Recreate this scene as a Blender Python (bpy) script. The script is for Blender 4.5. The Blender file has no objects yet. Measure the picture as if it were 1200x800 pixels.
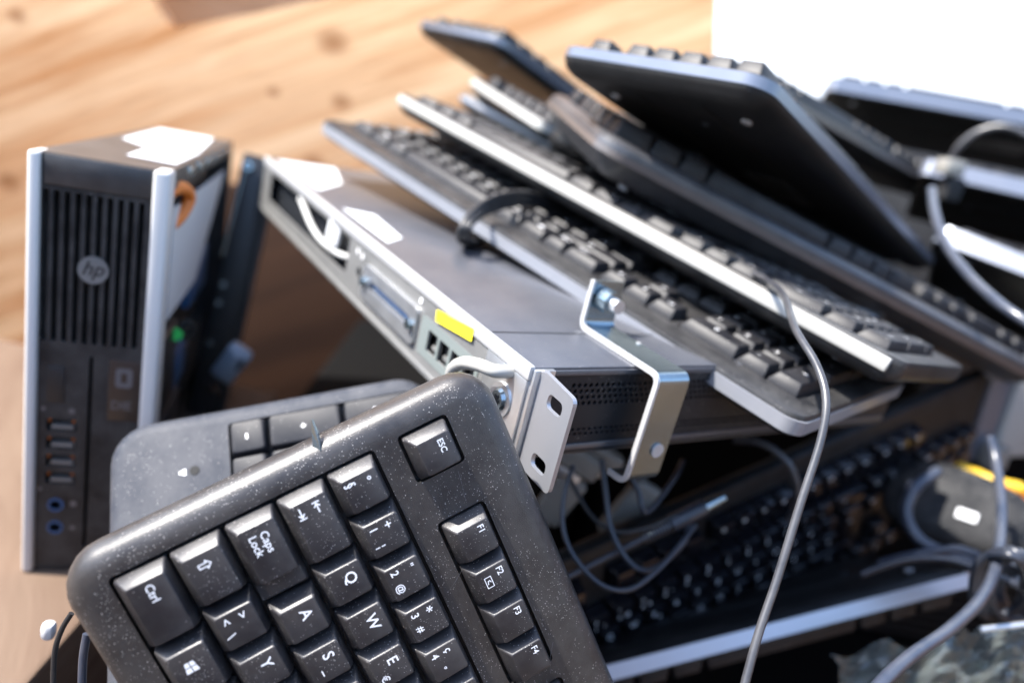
import bpy, bmesh, math, random
from mathutils import Vector, Matrix
from mathutils.geometry import tessellate_polygon
S = bpy.context.scene
COL = S.collection
R = math.radians
random.seed(7)

# ------------------------------------------------------------------ camera
CW = Matrix(((0.978792, -0.196183, -0.05898), (0.0, 0.28791, -0.957658), (0.204857, 0.937347, 0.281804)))
CAM = Vector((0, 0, 0.31588579))
F = 850.0
cam = bpy.data.cameras.new('camera'); co = bpy.data.objects.new('camera', cam); COL.objects.link(co)
co.matrix_world = Matrix.Translation(CAM) @ CW.to_4x4()
cam.sensor_width = 36; cam.lens = F / 1200 * 36; cam.clip_start = .01; cam.clip_end = 500
cam.dof.use_dof = True; cam.dof.focus_distance = .285; cam.dof.aperture_fstop = 3.6; cam.dof.aperture_blades = 9
S.camera = co
# ------------------------------------------------------------------ light
SUN_TO = Vector((-.58, -.085, .78)).normalized()
w = bpy.data.worlds.new('World'); S.world = w; w.use_nodes = True
nt = w.node_tree; bg = nt.nodes['Background']; bg.inputs[1].default_value = .15
sky = nt.nodes.new('ShaderNodeTexSky'); sky.sky_type = 'NISHITA'; sky.sun_disc = False
sky.sun_elevation = math.asin(SUN_TO.z); sky.sun_rotation = math.atan2(SUN_TO.x, SUN_TO.y)
nt.links.new(sky.outputs[0], bg.inputs[0])
sl = bpy.data.lights.new('sun', 'SUN'); sl.energy = 3.8; sl.angle = R(.6); sl.color = (1, .95, .88)
so = bpy.data.objects.new('sun', sl); COL.objects.link(so)
so.rotation_euler = SUN_TO.to_track_quat('Z', 'Y').to_euler()
S.view_settings.view_transform = 'Standard'; S.view_settings.look = 'None'
S.view_settings.exposure = 2.2; S.view_settings.gamma = 1

def at(x, y, d):
    """point of the place seen at photograph position x, y at d metres in front of the camera"""
    return CAM + CW @ (Vector(((x - 600) / F, (400 - y) / F, -1)) * d)

# ------------------------------------------------------------------ materials
def nn(nt, t, **k):
    n = nt.nodes.new(t)
    for a, v in k.items(): setattr(n, a, v)
    return n
def mth(nt, op, a, b=None, clamp=False):
    n = nn(nt, 'ShaderNodeMath', operation=op, use_clamp=clamp)
    for i, v in enumerate((a, b)):
        if v is None: continue
        if isinstance(v, (int, float)): n.inputs[i].default_value = v
        else: nt.links.new(v, n.inputs[i])
    return n.outputs[0]
def mix(nt, f, a, b):
    n = nn(nt, 'ShaderNodeMix', data_type='RGBA')
    if isinstance(f, (int, float)): n.inputs[0].default_value = f
    else: nt.links.new(f, n.inputs[0])
    for i, v in ((6, a), (7, b)):
        if isinstance(v, tuple): n.inputs[i].default_value = (*v, 1)
        else: nt.links.new(v, n.inputs[i])
    return n.outputs[2]
def c3(c): return (c, c, c) if isinstance(c, (int, float)) else c
def mat(name, col, rough=.5, metal=0., dust=0., dustcol=(.42, .40, .38), film=0., bump=0., bscale=900, spec=.5, scr=0., vary=0., coat=0.):
    """dust: amount of pale specks; film: amount of a thin uneven dust film; scr: fine scratches; bump: moulded grain"""
    m = bpy.data.materials.new(name); m.use_nodes = True; nt = m.node_tree
    b = nt.nodes['Principled BSDF']; L = nt.links.new
    b.inputs['Roughness'].default_value = rough; b.inputs['Metallic'].default_value = metal
    b.inputs['Specular IOR Level'].default_value = spec
    b.inputs['Coat Weight'].default_value = coat
    tc = nn(nt, 'ShaderNodeTexCoord').outputs['Object']
    geo = nn(nt, 'ShaderNodeObjectInfo')
    add = nn(nt, 'ShaderNodeVectorMath', operation='ADD'); L(tc, add.inputs[0])
    mul = nn(nt, 'ShaderNodeVectorMath', operation='SCALE'); mul.inputs[0].default_value = (3.1, 5.7, 2.3); L(geo.outputs['Random'], mul.inputs['Scale'])
    L(mul.outputs[0], add.inputs[1]); v = add.outputs[0]
    cur = c3(col)
    if vary:
        n = nn(nt, 'ShaderNodeTexNoise'); n.inputs['Scale'].default_value = 60; n.inputs['Detail'].default_value = 5; L(v, n.inputs['Vector'])
        cur = mix(nt, mth(nt, 'MULTIPLY', mth(nt, 'SUBTRACT', n.outputs[0], .4, True), vary * 4, True), cur, tuple(x * 1.7 for x in c3(col)))
    if film:
        n = nn(nt, 'ShaderNodeTexNoise'); n.inputs['Scale'].default_value = 45; n.inputs['Detail'].default_value = 8; n.inputs['Roughness'].default_value = .7; L(v, n.inputs['Vector'])
        f = mth(nt, 'MULTIPLY', mth(nt, 'SUBTRACT', n.outputs[0], .36, True), film * 5, True)
        cur = mix(nt, mth(nt, 'MINIMUM', f, film * 1.2), cur, dustcol)
        rr = nn(nt, 'ShaderNodeMapRange'); L(f, rr.inputs[0]); rr.inputs[3].default_value = rough; rr.inputs[4].default_value = min(1, rough + .25); L(rr.outputs[0], b.inputs['Roughness'])
    if dust:
        tot = None
        big = nn(nt, 'ShaderNodeTexNoise'); big.inputs['Scale'].default_value = 35; big.inputs['Detail'].default_value = 3; L(v, big.inputs['Vector'])
        dens = mth(nt, 'MULTIPLY', mth(nt, 'SUBTRACT', big.outputs[0], .38, True), 1.7)
        for sc, rad, g in ((700, .11, 1.0), (1300, .17, 1.6), (330, .055, .6)):
            vo = nn(nt, 'ShaderNodeTexVoronoi'); vo.inputs['Scale'].default_value = sc; L(v, vo.inputs['Vector'])
            sp = nn(nt, 'ShaderNodeSeparateColor'); L(vo.outputs['Color'], sp.inputs[0])
            gate = mth(nt, 'LESS_THAN', sp.outputs[0], mth(nt, 'MULTIPLY', dens, dust * g * 1.6))
            rad_ = mth(nt, 'MULTIPLY', sp.outputs[1], rad * 1.5)
            k = mth(nt, 'MULTIPLY', mth(nt, 'LESS_THAN', vo.outputs['Distance'], rad_), gate)
            tot = k if tot is None else mth(nt, 'MAXIMUM', tot, k)
        cur = mix(nt, mth(nt, 'MULTIPLY', tot, .75), cur, dustcol)
    if scr:
        sc_ = nn(nt, 'ShaderNodeMapping'); sc_.inputs['Rotation'].default_value = (0, 0, .6); sc_.inputs['Scale'].default_value = (900, 14, 14); L(v, sc_.inputs['Vector'])
        n = nn(nt, 'ShaderNodeTexNoise'); n.inputs['Scale'].default_value = 1; n.inputs['Detail'].default_value = 2; L(sc_.outputs[0], n.inputs['Vector'])
        k = mth(nt, 'MULTIPLY', mth(nt, 'GREATER_THAN', n.outputs[0], .76), scr)
        cur = mix(nt, k, cur, (.45, .45, .45))
    if isinstance(cur, tuple): b.inputs['Base Color'].default_value = (*cur, 1)
    else: L(cur, b.inputs['Base Color'])
    if bump:
        n = nn(nt, 'ShaderNodeTexNoise'); n.inputs['Scale'].default_value = bscale; n.inputs['Detail'].default_value = 3; L(v, n.inputs['Vector'])
        bp = nn(nt, 'ShaderNodeBump'); bp.inputs['Strength'].default_value = bump; bp.inputs['Distance'].default_value = .0002
        L(n.outputs[0], bp.inputs['Height']); L(bp.outputs[0], b.inputs['Normal'])
    return m
M = {}
M['kbA'] = mat('dusty black plastic', (.017, .015, .015), .36, dust=1.6, film=0.045, bump=.5, bscale=2200, scr=.5)
M['keyA'] = mat('dusty black keycap plastic', (.015, .014, .016), .40, dust=.9, film=0.045, bump=.35, bscale=2600)
M['kbB'] = mat('grey black plastic', (.020, .024, .034), .6, spec=.2, dust=.3, film=0.054, bump=.3, bscale=2200)
M['keyB'] = mat('low keycap plastic', (.008, .009, .013), .5, spec=.2, dust=.12, film=0.027)
M['kb'] = mat('black plastic housing', (.012, .012, .013), .36, spec=.25, dust=.15, film=0.045, bump=.3)
M['key'] = mat('black keycap plastic', (.008, .008, .010), .5, spec=.25, dust=.18, film=.02)
M['filler'] = mat('shade black', (.002, .002, .0022), .8, spec=.08)  # near-black base standing in for the dark between things
M['pcsilver'] = mat('pale silver bezel edge', (.52, .51, .49), .38, film=.04)
M['brightband'] = mat('bright silver trim', (.45, .47, .52), .28, metal=.5, film=.06)
M['kbH'] = mat('charcoal plastic housing', (.030, .031, .036), .36, dust=.2, film=.05)
M['keyL'] = mat('glossy black keycap plastic', (.005, .005, .007), .22, dust=.05)
M['under'] = mat('black textured underside', (.0045, .0045, .005), .5, spec=.25, dust=.06, film=0.0135, bump=.4, bscale=1500)
M['well'] = mat('black key well', (.004, .004, .004), .6)
M['silver'] = mat('silver painted plastic', (.20, .21, .235), .32, metal=.25, film=0.0675)
M['white_pl'] = mat('off white plastic trim', (.30, .295, .275), .38, film=0.036)
M['greyband'] = mat('satin grey trim', (.12, .135, .17), .28, metal=.4, film=0.036)
M['darkband'] = mat('brown grey trim', (.10, .085, .08), .30, metal=.3, film=0.045)
M['legend'] = mat('white key print', (.82, .82, .82), .6)
M['rubber'] = mat('grey rubber foot', (.30, .30, .32), .6)
M['label'] = mat('dull silver label', (.11, .11, .12), .35, metal=.3)
M['pcblack'] = mat('dark grey plastic bezel', (.014, .0135, .014), .42, spec=.25, dust=.12, film=0.054)
M['pcmetal'] = mat('painted grey steel case', (.040, .038, .038), .38, metal=.3, film=.05)
M['paper'] = mat('white paper label', (.50, .51, .52), .6, film=0.0135)
M['steel'] = mat('galvanised steel', (.55, .56, .57), .36, metal=.9, film=0.054, vary=.3, scr=.25, bump=.2, bscale=500)
M['ear'] = mat('brushed grey steel', (.34, .35, .38), .42, metal=.75, film=0.099, dust=.15, scr=.3, bump=.2)
M['zinc'] = mat('zinc plated steel', (.24, .30, .33), .26, metal=.95, film=0.036, vary=.2)
M['racktop'] = mat('grey blue painted lid', (.075, .08, .095), .33, metal=.45, film=.04, dust=.10, bump=.15, scr=.12)
M['rackside'] = mat('pale grey steel port face', (.15, .152, .15), .45, metal=.35, film=0.09)
M['rackdark'] = mat('dark vent panel', (.016, .018, .022), .38, spec=.25, metal=.2, dust=.15)
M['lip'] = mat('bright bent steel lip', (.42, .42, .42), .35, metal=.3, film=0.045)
M['yellow'] = mat('yellow sticker', (.85, .72, .02), .5)
M['teal'] = mat('grey green port surround', (.13, .15, .145), .5)
M['bluep'] = mat('blue connector plastic', (.02, .07, .17), .4)
M['green'] = mat('green plastic stud', (.02, .50, .10), .4)
M['orange'] = mat('orange insulation', (.60, .16, .02), .5)
M['hole'] = mat('black opening', (.003, .003, .003), .8)
M['black'] = mat('black fitting plastic', (.012, .012, .013), .45)
M['brownlab'] = mat('dark brown label', (.030, .020, .016), .35)
M['cable'] = mat('dark grey cable sheath', (.022, .023, .028), .34, film=0.054)
M['cableb'] = mat('blue black cable sheath', (.010, .014, .024), .3, film=0.036)
M['cablegl'] = mat('slate cable sheath', (.020, .027, .045), .28, film=0.045)
M['cablew'] = mat('white cable sheath', (.42, .42, .41), .45, film=0.0225)
M['greybody'] = mat('mid grey plastic', (.005, .006, .008), .6, spec=.12, dust=.2, film=0.045)
M['palebl'] = mat('pale blue plastic', (.22, .27, .34), .4, film=0.045)
M['yelcab'] = mat('yellow cable sheath', (.50, .32, .02), .4)
M['cream'] = mat('cream plastic', (.17, .165, .15), .45, film=0.0675)

def wood(name, base, dark, grain_dir=(0, 0, 0), knots=(), end=None):
    m = bpy.data.materials.new(name); m.use_nodes = True; nt = m.node_tree; b = nt.nodes['Principled BSDF']; L = nt.links.new
    b.inputs['Roughness'].default_value = .75; b.inputs['Specular IOR Level'].default_value = .15
    tc = nn(nt, 'ShaderNodeTexCoord').outputs['Object']
    mp = nn(nt, 'ShaderNodeMapping'); mp.inputs['Rotation'].default_value = grain_dir; L(tc, mp.inputs['Vector'])
    di = nn(nt, 'ShaderNodeTexNoise'); di.inputs['Scale'].default_value = 2.2; L(mp.outputs[0], di.inputs['Vector'])
    mp2 = nn(nt, 'ShaderNodeMapping'); mp2.inputs['Scale'].default_value = (1.3, 6, 26); L(mp.outputs[0], mp2.inputs['Vector'])
    ad = nn(nt, 'ShaderNodeVectorMath', operation='MULTIPLY_ADD'); ad.inputs[1].default_value = (.55,) * 3; L(di.outputs['Color'], ad.inputs[0]); L(mp2.outputs[0], ad.inputs[2])
    n1 = nn(nt, 'ShaderNodeTexNoise'); n1.inputs['Scale'].default_value = 1.1; n1.inputs['Detail'].default_value = 9; n1.inputs['Roughness'].default_value = .65; L(ad.outputs[0], n1.inputs['Vector'])
    n2 = nn(nt, 'ShaderNodeTexNoise'); n2.inputs['Scale'].default_value = 9; n2.inputs['Detail'].default_value = 4; L(ad.outputs[0], n2.inputs['Vector'])
    f = mth(nt, 'ADD', mth(nt, 'MULTIPLY', mth(nt, 'SUBTRACT', n1.outputs[0], .36, True), 3.0), mth(nt, 'MULTIPLY', mth(nt, 'SUBTRACT', n2.outputs[0], .5, True), .8), True)
    cur = mix(nt, f, base, dark)
    for (x, z, r) in knots:
        s = nn(nt, 'ShaderNodeVectorMath', operation='SUBTRACT'); L(tc, s.inputs[0]); s.inputs[1].default_value = (x, 0, z)
        sc = nn(nt, 'ShaderNodeVectorMath', operation='MULTIPLY'); sc.inputs[1].default_value = (.75, 0, 1.0); L(s.outputs[0], sc.inputs[0])
        ln = nn(nt, 'ShaderNodeVectorMath', operation='LENGTH'); L(sc.outputs[0], ln.inputs[0])
        mr = nn(nt, 'ShaderNodeMapRange', interpolation_type='SMOOTHSTEP'); L(ln.outputs[1], mr.inputs[0])
        mr.inputs[1].default_value = r * .2; mr.inputs[2].default_value = r * 1.7; mr.inputs[3].default_value = .75; mr.inputs[4].default_value = 0
        cur = mix(nt, mr.outputs[0], cur, (.30, .11, .035))
    L(cur, b.inputs['Base Color'])
    bp = nn(nt, 'ShaderNodeBump'); bp.inputs['Strength'].default_value = .4; bp.inputs['Distance'].default_value = .002
    L(n2.outputs[0], bp.inputs['Height']); L(bp.outputs[0], b.inputs['Normal'])
    return m
M['wall'] = wood('pale pine boards', (.86, .53, .285), (.52, .21, .07), (0, R(30), 0), [(-.294, .376, .017), (-.269, .292, .011), (-.375, .285, .007), (-.77, .314, .010), (-.78, .06, .014), (-.30, .19, .012), (-.05, .37, .010)])
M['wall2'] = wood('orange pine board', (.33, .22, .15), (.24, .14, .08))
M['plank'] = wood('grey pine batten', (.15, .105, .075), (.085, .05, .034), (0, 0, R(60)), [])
M['shadewood'] = wood('shade brown board', (.040, .018, .009), (.02, .009, .005), (0, R(30), 0), [])  # dark colour stands in for shade on the pale wall
M['floorw'] = wood('brown crate floor boards', (.16, .10, .06), (.08, .045, .025))
M['earth'] = mat('pale concrete', (.34, .33, .31), .85, bump=.3, bscale=30, vary=.3)
M['plaster'] = mat('white painted wall', (.88, .88, .87), .8, vary=.0)
def clearmat():
    m = bpy.data.materials.new('crumpled clear film'); m.use_nodes = True; nt = m.node_tree; b = nt.nodes['Principled BSDF']
    b.inputs['Base Color'].default_value = (.80, .88, .88, 1); b.inputs['Roughness'].default_value = .06
    b.inputs['Transmission Weight'].default_value = .96; b.inputs['IOR'].default_value = 1.35
    return m
M['clear'] = clearmat()

# ------------------------------------------------------------------ object helpers
def tag(o, label=None, cat=None, group=None, kind=None):
    if label: o['label'] = label
    if cat: o['category'] = cat
    if group: o['group'] = group
    if kind: o['kind'] = kind
    return o
def empty(name, label, cat, frame=None, group=None):
    o = bpy.data.objects.new(name, None); COL.objects.link(o); o.empty_display_size = .02
    if frame: o.matrix_world = frame
    return tag(o, label, cat, group)
def fr(o, X, Y, Z):
    m = Matrix((X, Y, Z)).transposed().to_4x4(); m.translation = Vector(o); return m
def link(name, me, m=None, parent=None, loc=None, rot=None):
    if m is not None and not me.materials: me.materials.append(m)
    o = bpy.data.objects.new(name, me); COL.objects.link(o)
    if parent: o.parent = parent
    if loc is not None: o.location = loc
    if rot is not None: o.rotation_euler = rot
    return o
def fin(bm, name='m', smooth=None):
    bmesh.ops.recalc_face_normals(bm, faces=bm.faces)
    me = bpy.data.meshes.new(name); bm.to_mesh(me); bm.free()
    if smooth is not None:
        me.polygons.foreach_set('use_smooth', [True] * len(me.polygons)); me.set_sharp_from_angle(angle=R(smooth))
    return me
def box_bm(bm, a, b, bev=0., seg=2, T=None):
    r = bmesh.ops.create_cube(bm, size=1)['verts']
    c = [(a[i] + b[i]) / 2 for i in range(3)]; s = [abs(b[i] - a[i]) for i in range(3)]
    for v in r: v.co = Vector((v.co[i] * s[i] + c[i] for i in range(3)))
    if bev:
        es = {e for v in r for e in v.link_edges}
        g = bmesh.ops.bevel(bm, geom=list(es), offset=bev, segments=seg, affect='EDGES', profile=.5)
        r = list({v for f in g['faces'] for v in f.verts} | {v for v in r if v.is_valid})
    if T:
        for v in r: v.co = T @ v.co
    return r
def box(name, a, b, m, parent=None, bev=0., seg=2):
    bm = bmesh.new(); box_bm(bm, a, b, bev, seg); return link(name, fin(bm, name, 40 if bev else None), m, parent)
def cyl_bm(bm, p, axis, r, h, n=24, r2=None):
    z = Vector(axis).normalized(); x = z.orthogonal().normalized(); y = z.cross(x); p = Vector(p)
    r2 = r if r2 is None else r2
    a = [bm.verts.new(p + (x * math.cos(t) + y * math.sin(t)) * r) for t in (2 * math.pi * i / n for i in range(n))]
    b = [bm.verts.new(p + z * h + (x * math.cos(t) + y * math.sin(t)) * r2) for t in (2 * math.pi * i / n for i in range(n))]
    bm.faces.new(a[::-1]); bm.faces.new(b)
    for i in range(n): bm.faces.new((a[i], a[(i + 1) % n], b[(i + 1) % n], b[i]))
def cyl(name, p, axis, r, h, m, parent=None, n=24, r2=None):
    bm = bmesh.new(); cyl_bm(bm, p, axis, r, h, n, r2); return link(name, fin(bm, name, 40), m, parent)
def rrect(x0, y0, x1, y1, r, n=6):
    pts = []
    for cx, cy, a0 in ((x1 - r, y1 - r, 0), (x0 + r, y1 - r, 90), (x0 + r, y0 + r, 180), (x1 - r, y0 + r, 270)):
        for i in range(n + 1):
            a = R(a0 + 90 * i / n); pts.append((cx + r * math.cos(a), cy + r * math.sin(a)))
    return pts
def round_poly(poly, r, n=4):
    out = []; N = len(poly)
    for i in range(N):
        p0, p1, p2 = (Vector(poly[(i + k) % N]) for k in (-1, 0, 1))
        u = (p0 - p1); v = (p2 - p1); k = min(r, u.length * .49, v.length * .49)
        a = p1 + u.normalized() * k; b = p1 + v.normalized() * k
        for j in range(n + 1):
            t = j / n; q = a.lerp(p1, t).lerp(p1.lerp(b, t), t); out.append((q.x, q.y))
    return out
def plate_bm(bm, outer, holes, z0, z1, T=None):
    """flat plate with real holes, between z0 and z1"""
    loops = [outer] + holes; rings = []
    for lp in loops:
        t = [bm.verts.new((x, y, z1)) for x, y in lp]; b = [bm.verts.new((x, y, z0)) for x, y in lp]; rings.append((t, b))
        for i in range(len(lp)):
            j = (i + 1) % len(lp); bm.faces.new((t[i], t[j], b[j], b[i]))
    for k in (0, 1):
        es = []
        for rg in rings:
            vs = rg[k]
            for i in range(len(vs)): es.append(bm.edges.get((vs[i], vs[(i + 1) % len(vs)])))
        bmesh.ops.triangle_fill(bm, edges=es, use_beauty=True)
    if T:
        for rg in rings:
            for v in rg[0] + rg[1]: v.co = T @ v.co
def plate(name, outer, holes, z0, z1, m, parent=None, T=None):
    bm = bmesh.new(); plate_bm(bm, outer, holes, z0, z1, T); return link(name, fin(bm, name), m, parent)
def catmull(pts, n=10, closed=False):
    P = [Vector(p) for p in pts]; out = []; N = len(P)
    rng = range(N) if closed else range(N - 1)
    g = (lambda i: P[i % N]) if closed else (lambda i: P[max(0, min(N - 1, i))])
    for i in rng:
        a, b, c, d = g(i - 1), g(i), g(i + 1), g(i + 2)
        for j in range(n):
            t = j / n; out.append(.5 * ((2 * b) + (c - a) * t + (2 * a - 5 * b + 4 * c - d) * t * t + (3 * b - a - 3 * c + d) * t ** 3))
    if not closed: out.append(P[-1].copy())
    return out
def tube_bm(bm, path, r, n=12):
    prev = None; rings = []
    for i, p in enumerate(path):
        t = (path[min(i + 1, len(path) - 1)] - path[max(i - 1, 0)]).normalized()
        x = t.orthogonal().normalized() if prev is None else (prev - t * prev.dot(t)).normalized()
        prev = x; y = t.cross(x); rr = r(i / (len(path) - 1)) if callable(r) else r
        rings.append([bm.verts.new(p + (x * math.cos(2 * math.pi * k / n) + y * math.sin(2 * math.pi * k / n)) * rr) for k in range(n)])
    for a, b in zip(rings, rings[1:]):
        for k in range(n): bm.faces.new((a[k], a[(k + 1) % n], b[(k + 1) % n], b[k]))
    bm.faces.new(rings[0][::-1]); bm.faces.new(rings[-1])
def tube(name, pts, r, m, parent=None, n=12, k=10, smooth=True):
    bm = bmesh.new(); tube_bm(bm, catmull(pts, k) if smooth else [Vector(p) for p in pts], r, n)
    return link(name, fin(bm, name, 60), m, parent)

# ------------------------------------------------------------------ text and symbols
TX = {}
def text_mesh(s, size, shear=0., th=.00006):
    k = (s, size, shear)
    if k in TX: return TX[k]
    c = bpy.data.curves.new('t', 'FONT'); c.body = s; c.size = size; c.align_x = 'LEFT'; c.align_y = 'CENTER'; c.shear = shear; c.resolution_u = 3
    c.space_line = .85; c.offset = size * .012
    o = bpy.data.objects.new('t', c); COL.objects.link(o)
    bpy.context.view_layer.update()
    me = bpy.data.meshes.new_from_object(o.evaluated_get(bpy.context.evaluated_depsgraph_get()))
    bpy.data.objects.remove(o); TX[k] = me; return me
def strokes_bm(bm, segs, w, off=(0, 0), z=0):
    for (x0, y0, x1, y1) in segs:
        a = Vector((x0, y0)); b = Vector((x1, y1)); d = (b - a).normalized(); nrm = Vector((-d.y, d.x)) * w / 2; a = a - d * w / 2; b = b + d * w / 2
        vs = [bm.verts.new((p.x + off[0], p.y + off[1], z)) for p in (a + nrm, a - nrm, b - nrm, b + nrm)]; bm.faces.new(vs)
def legend_mesh(items):
    """items: (kind, text, x, y, size) in mm on the key top"""
    key = ('L', repr(items))
    if key in TX: return TX[key]
    bm = bmesh.new()
    for kind, s, x, y, sz in items:
        if kind == 't':
            tm = text_mesh(s, sz * .00122); n0 = len(bm.verts); bm.from_mesh(tm); bm.verts.ensure_lookup_table()
            vs = bm.verts[n0:]
            for v in vs: v.co.x += x * .001; v.co.y += y * .001; v.co.z = .00005
        elif kind == 's':
            strokes_bm(bm, [tuple(q * .001 for q in sg) for sg in s], sz * .001, (x * .001, y * .001), .00005)
        elif kind == 'p':
            for poly in s:
                bm.faces.new([bm.verts.new((x * .001 + a * .001, y * .001 + b * .001, .00005)) for a, b in poly])
    me = bpy.data.meshes.new('legend'); bm.to_mesh(me); bm.free(); me.materials.append(M['legend']); TX[key] = me
    return me
SHIFT = [(0, -1, 0, 1.6), (1.4, -1, 1.4, 1.6), (0, -1, 1.4, -1), (0, 1.6, -.8, 1.6), (1.4, 1.6, 2.2, 1.6), (-.8, 1.6, .7, 3.1), (2.2, 1.6, .7, 3.1)]
TABR = [(0, 0, 3.2, 0), (3.2, 0, 2.2, .9), (3.2, 0, 2.2, -.9), (3.8, -1.1, 3.8, 1.1)]
TABL = [(.6, 0, 3.8, 0), (.6, 0, 1.6, .9), (.6, 0, 1.6, -.9), (0, -1.1, 0, 1.1)]
WIN = [[(-1.9, .15), (-.15, .25), (-.15, 1.9), (-1.9, 1.55)], [(.15, .27), (2.1, .38), (2.1, 2.35), (.15, 1.95)],
       [(-1.9, -.15), (-1.9, -1.55), (-.15, -1.8), (-.15, -.1)], [(.15, -.08), (.15, -1.85), (2.1, -2.15), (2.1, .05)]]
SCRN = [(0, -1.3, 4.4, -1.3), (0, 1.3, 4.4, 1.3), (0, -1.3, 0, 1.3), (4.4, -1.3, 4.4, 1.3), (2.9, -.6, 1.7, -.35), (1.7, -.35, 1.5, .3), (1.5, .3, 2.3, .7)]
def T(s, x, y, sz=3.4): return ('t', s, x, y, sz)
def two(a, b): return [T(a, -4.6, 3.2, 3.6), T(b, -4.4, -1.6, 3.6)]
LEG = {'Esc': [T('ESC', -4.2, 3.4, 2.7)], 'Tab': [('s', TABL, -8.5, 3.4, .5), ('s', TABR, -8.5, -2.6, .5)],
       'Caps': [T('Caps', -10, 2.6, 3.3), T('Lock', -10, -1.4, 3.3)], 'Shift': [('s', SHIFT, -4.5, -.2, .45)], 'Ctrl': [T('Ctrl', -9, 1.6, 3.3)],
       'Win': [('p', WIN, -2, .5, 1)], 'Win2': [('p', WIN, 0, .5, 1)], 'Alt': [T('Alt', -6, 1.6, 3.3)], 'AltGr': [T('AltGr', -6, 1.6, 3.1)],
       '<': [T('>', -4.2, 3.2, 3.6), T('<', -4.4, -2.4, 3.6), T('\\', 1.8, -3.0, 3.8)],
       'F2': [T('F2', -4.6, 4.0, 3.0), ('s', SCRN, -2.6, -1.4, .3)], 'E': [T('E', -3.2, 2.6, 4.8), T('\u20ac', 2.4, -2.6, 3.4)],
       'S': [T('S', -3.2, 2.6, 4.8), ('s', [(0, 0, 2, 0)], 2.5, -1.6, .45)],
       '2': [T('"', -4.2, 3.8, 3.4), T('2', -4.4, -2.2, 3.5), T('@', 1.2, -2.4, 3.1)],
       '3': [T('*', -4.2, 2.6, 4.6), T('3', -4.4, -2.2, 3.5), T('#', 1.4, -2.4, 3.3)],
       '1': [T('+', -4.4, 3.2, 4.0), T('1', -4.4, -2.2, 3.5), T('\u00a6', 3.2, -2.0, 3.3)],
       '4': [T('\u00e7', -4.2, 3.4, 3.5), T('4', -4.4, -2.2, 3.5), T('\u00b0', 2.2, -1.4, 3.0)],
       'par': [T('\u00b0', -4.0, 3.0, 4.2), T('\u00a7', -4.4, -2.4, 3.8)],
       'Back': [('s', TABL[:3], -9, 2, .5)], 'Enter': [('s', TABL[:3] + [(3.8, 0, 3.8, 2)], -3, 4, .5)],
       'up': [('s', [(0, -2, 0, 2), (0, 2, -1.2, .8), (0, 2, 1.2, .8)], 0, 0, .5)], 'dn': [('s', [(0, -2, 0, 2), (0, -2, -1.2, -.8), (0, -2, 1.2, -.8)], 0, 0, .5)],
       'lt': [('s', [(-2, 0, 2, 0), (-2, 0, -.8, 1.2), (-2, 0, -.8, -1.2)], 0, 0, .5)], 'rt': [('s', [(-2, 0, 2, 0), (2, 0, .8, 1.2), (2, 0, .8, -1.2)], 0, 0, .5)],
       'minus': [('s', [(-.9, 0, .9, 0)], 0, .5, .9)], 'plus': [('s', [(-.9, 0, .9, 0), (0, -.9, 0, .9)], 0, 1.0, .55)],
       'NEnter': [('s', [(-3, 0, -.6, 0)], 3, 2.5, .8)]}
for a, b in zip('567890', '%&/()='): LEG[a] = two(b, a)
LEG["'"] = two('?', "'"); LEG['^'] = two('`', '^')
def leg(k):
    if k in LEG: return LEG[k]
    if k is None: return None
    if len(k) == 1 and k.isalpha(): return [T(k, -3.2, 2.6, 4.8)]
    if len(k) == 1: return [T(k, -2.6, 1.6, 4.0)]
    return [T(k, -4.6, 4.0, 3.0)]

# ------------------------------------------------------------------ keyboards
U = .01905
def layout(fy=5.55):
    K = []
    def row(y, seq, x=0):
        for it in seq:
            k, wd = it if isinstance(it, tuple) else (it, 1)
            K.append((x, y, wd, 1, k)); x += wd
    row(fy, ['Esc'])
    for i in range(12): K.append((2 + i + (i // 4) * .5, fy, 1, 1, 'F%d' % (i + 1)))
    row(4, ['par', '1', '2', '3', '4', '5', '6', '7', '8', '9', '0', "'", '^', ('Back', 2)])
    row(3, [('Tab', 1.5)] + list('QWERTZUIOP') + ['\u00fc', '\u00a8'])
    row(2, [('Caps', 1.75)] + list('ASDFGHJKL') + ['\u00f6', '\u00e4', '$'])
    row(1, [('Shift', 1.25), '<'] + list('YXCVBNM') + [',', '.', '-', ('Shift', 2.75)])
    row(0, [('Ctrl', 1.5), ('Win', 1.25), ('Alt', 1.25), (None, 6), ('AltGr', 1.25), ('Win2', 1.25), ('Menu', 1), ('Ctrl', 1.5)])
    K.append((13.75, 2, 1.25, 2, 'Enter'))
    row(fy, ['Prt', 'Scr', 'Pau'], 15.25); row(4, ['Ins', 'Pos', 'Bld'], 15.25); row(3, ['Del', 'End', 'Bil'], 15.25)
    K.append((16.25, 1, 1, 1, 'up')); row(0, ['lt', 'dn', 'rt'], 15.25)
    row(4, ['Num', '/', '*', 'minus'], 18.5); row(3, ['7', '8', '9'], 18.5); K.append((21.5, 2, 1, 2, 'plus'))
    row(2, ['4n', '5n', '6n'], 18.5); row(1, ['1n', '2n', '3n'], 18.5); K.append((21.5, 0, 1, 2, 'NEnter')); K.append((18.5, 0, 2, 1, '0n')); K.append((20.5, 0, 1, 1, ','))
    return K
for d in '0123456789': LEG[d + 'n'] = [T(d, -3, 1.6, 4.0)]
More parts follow.
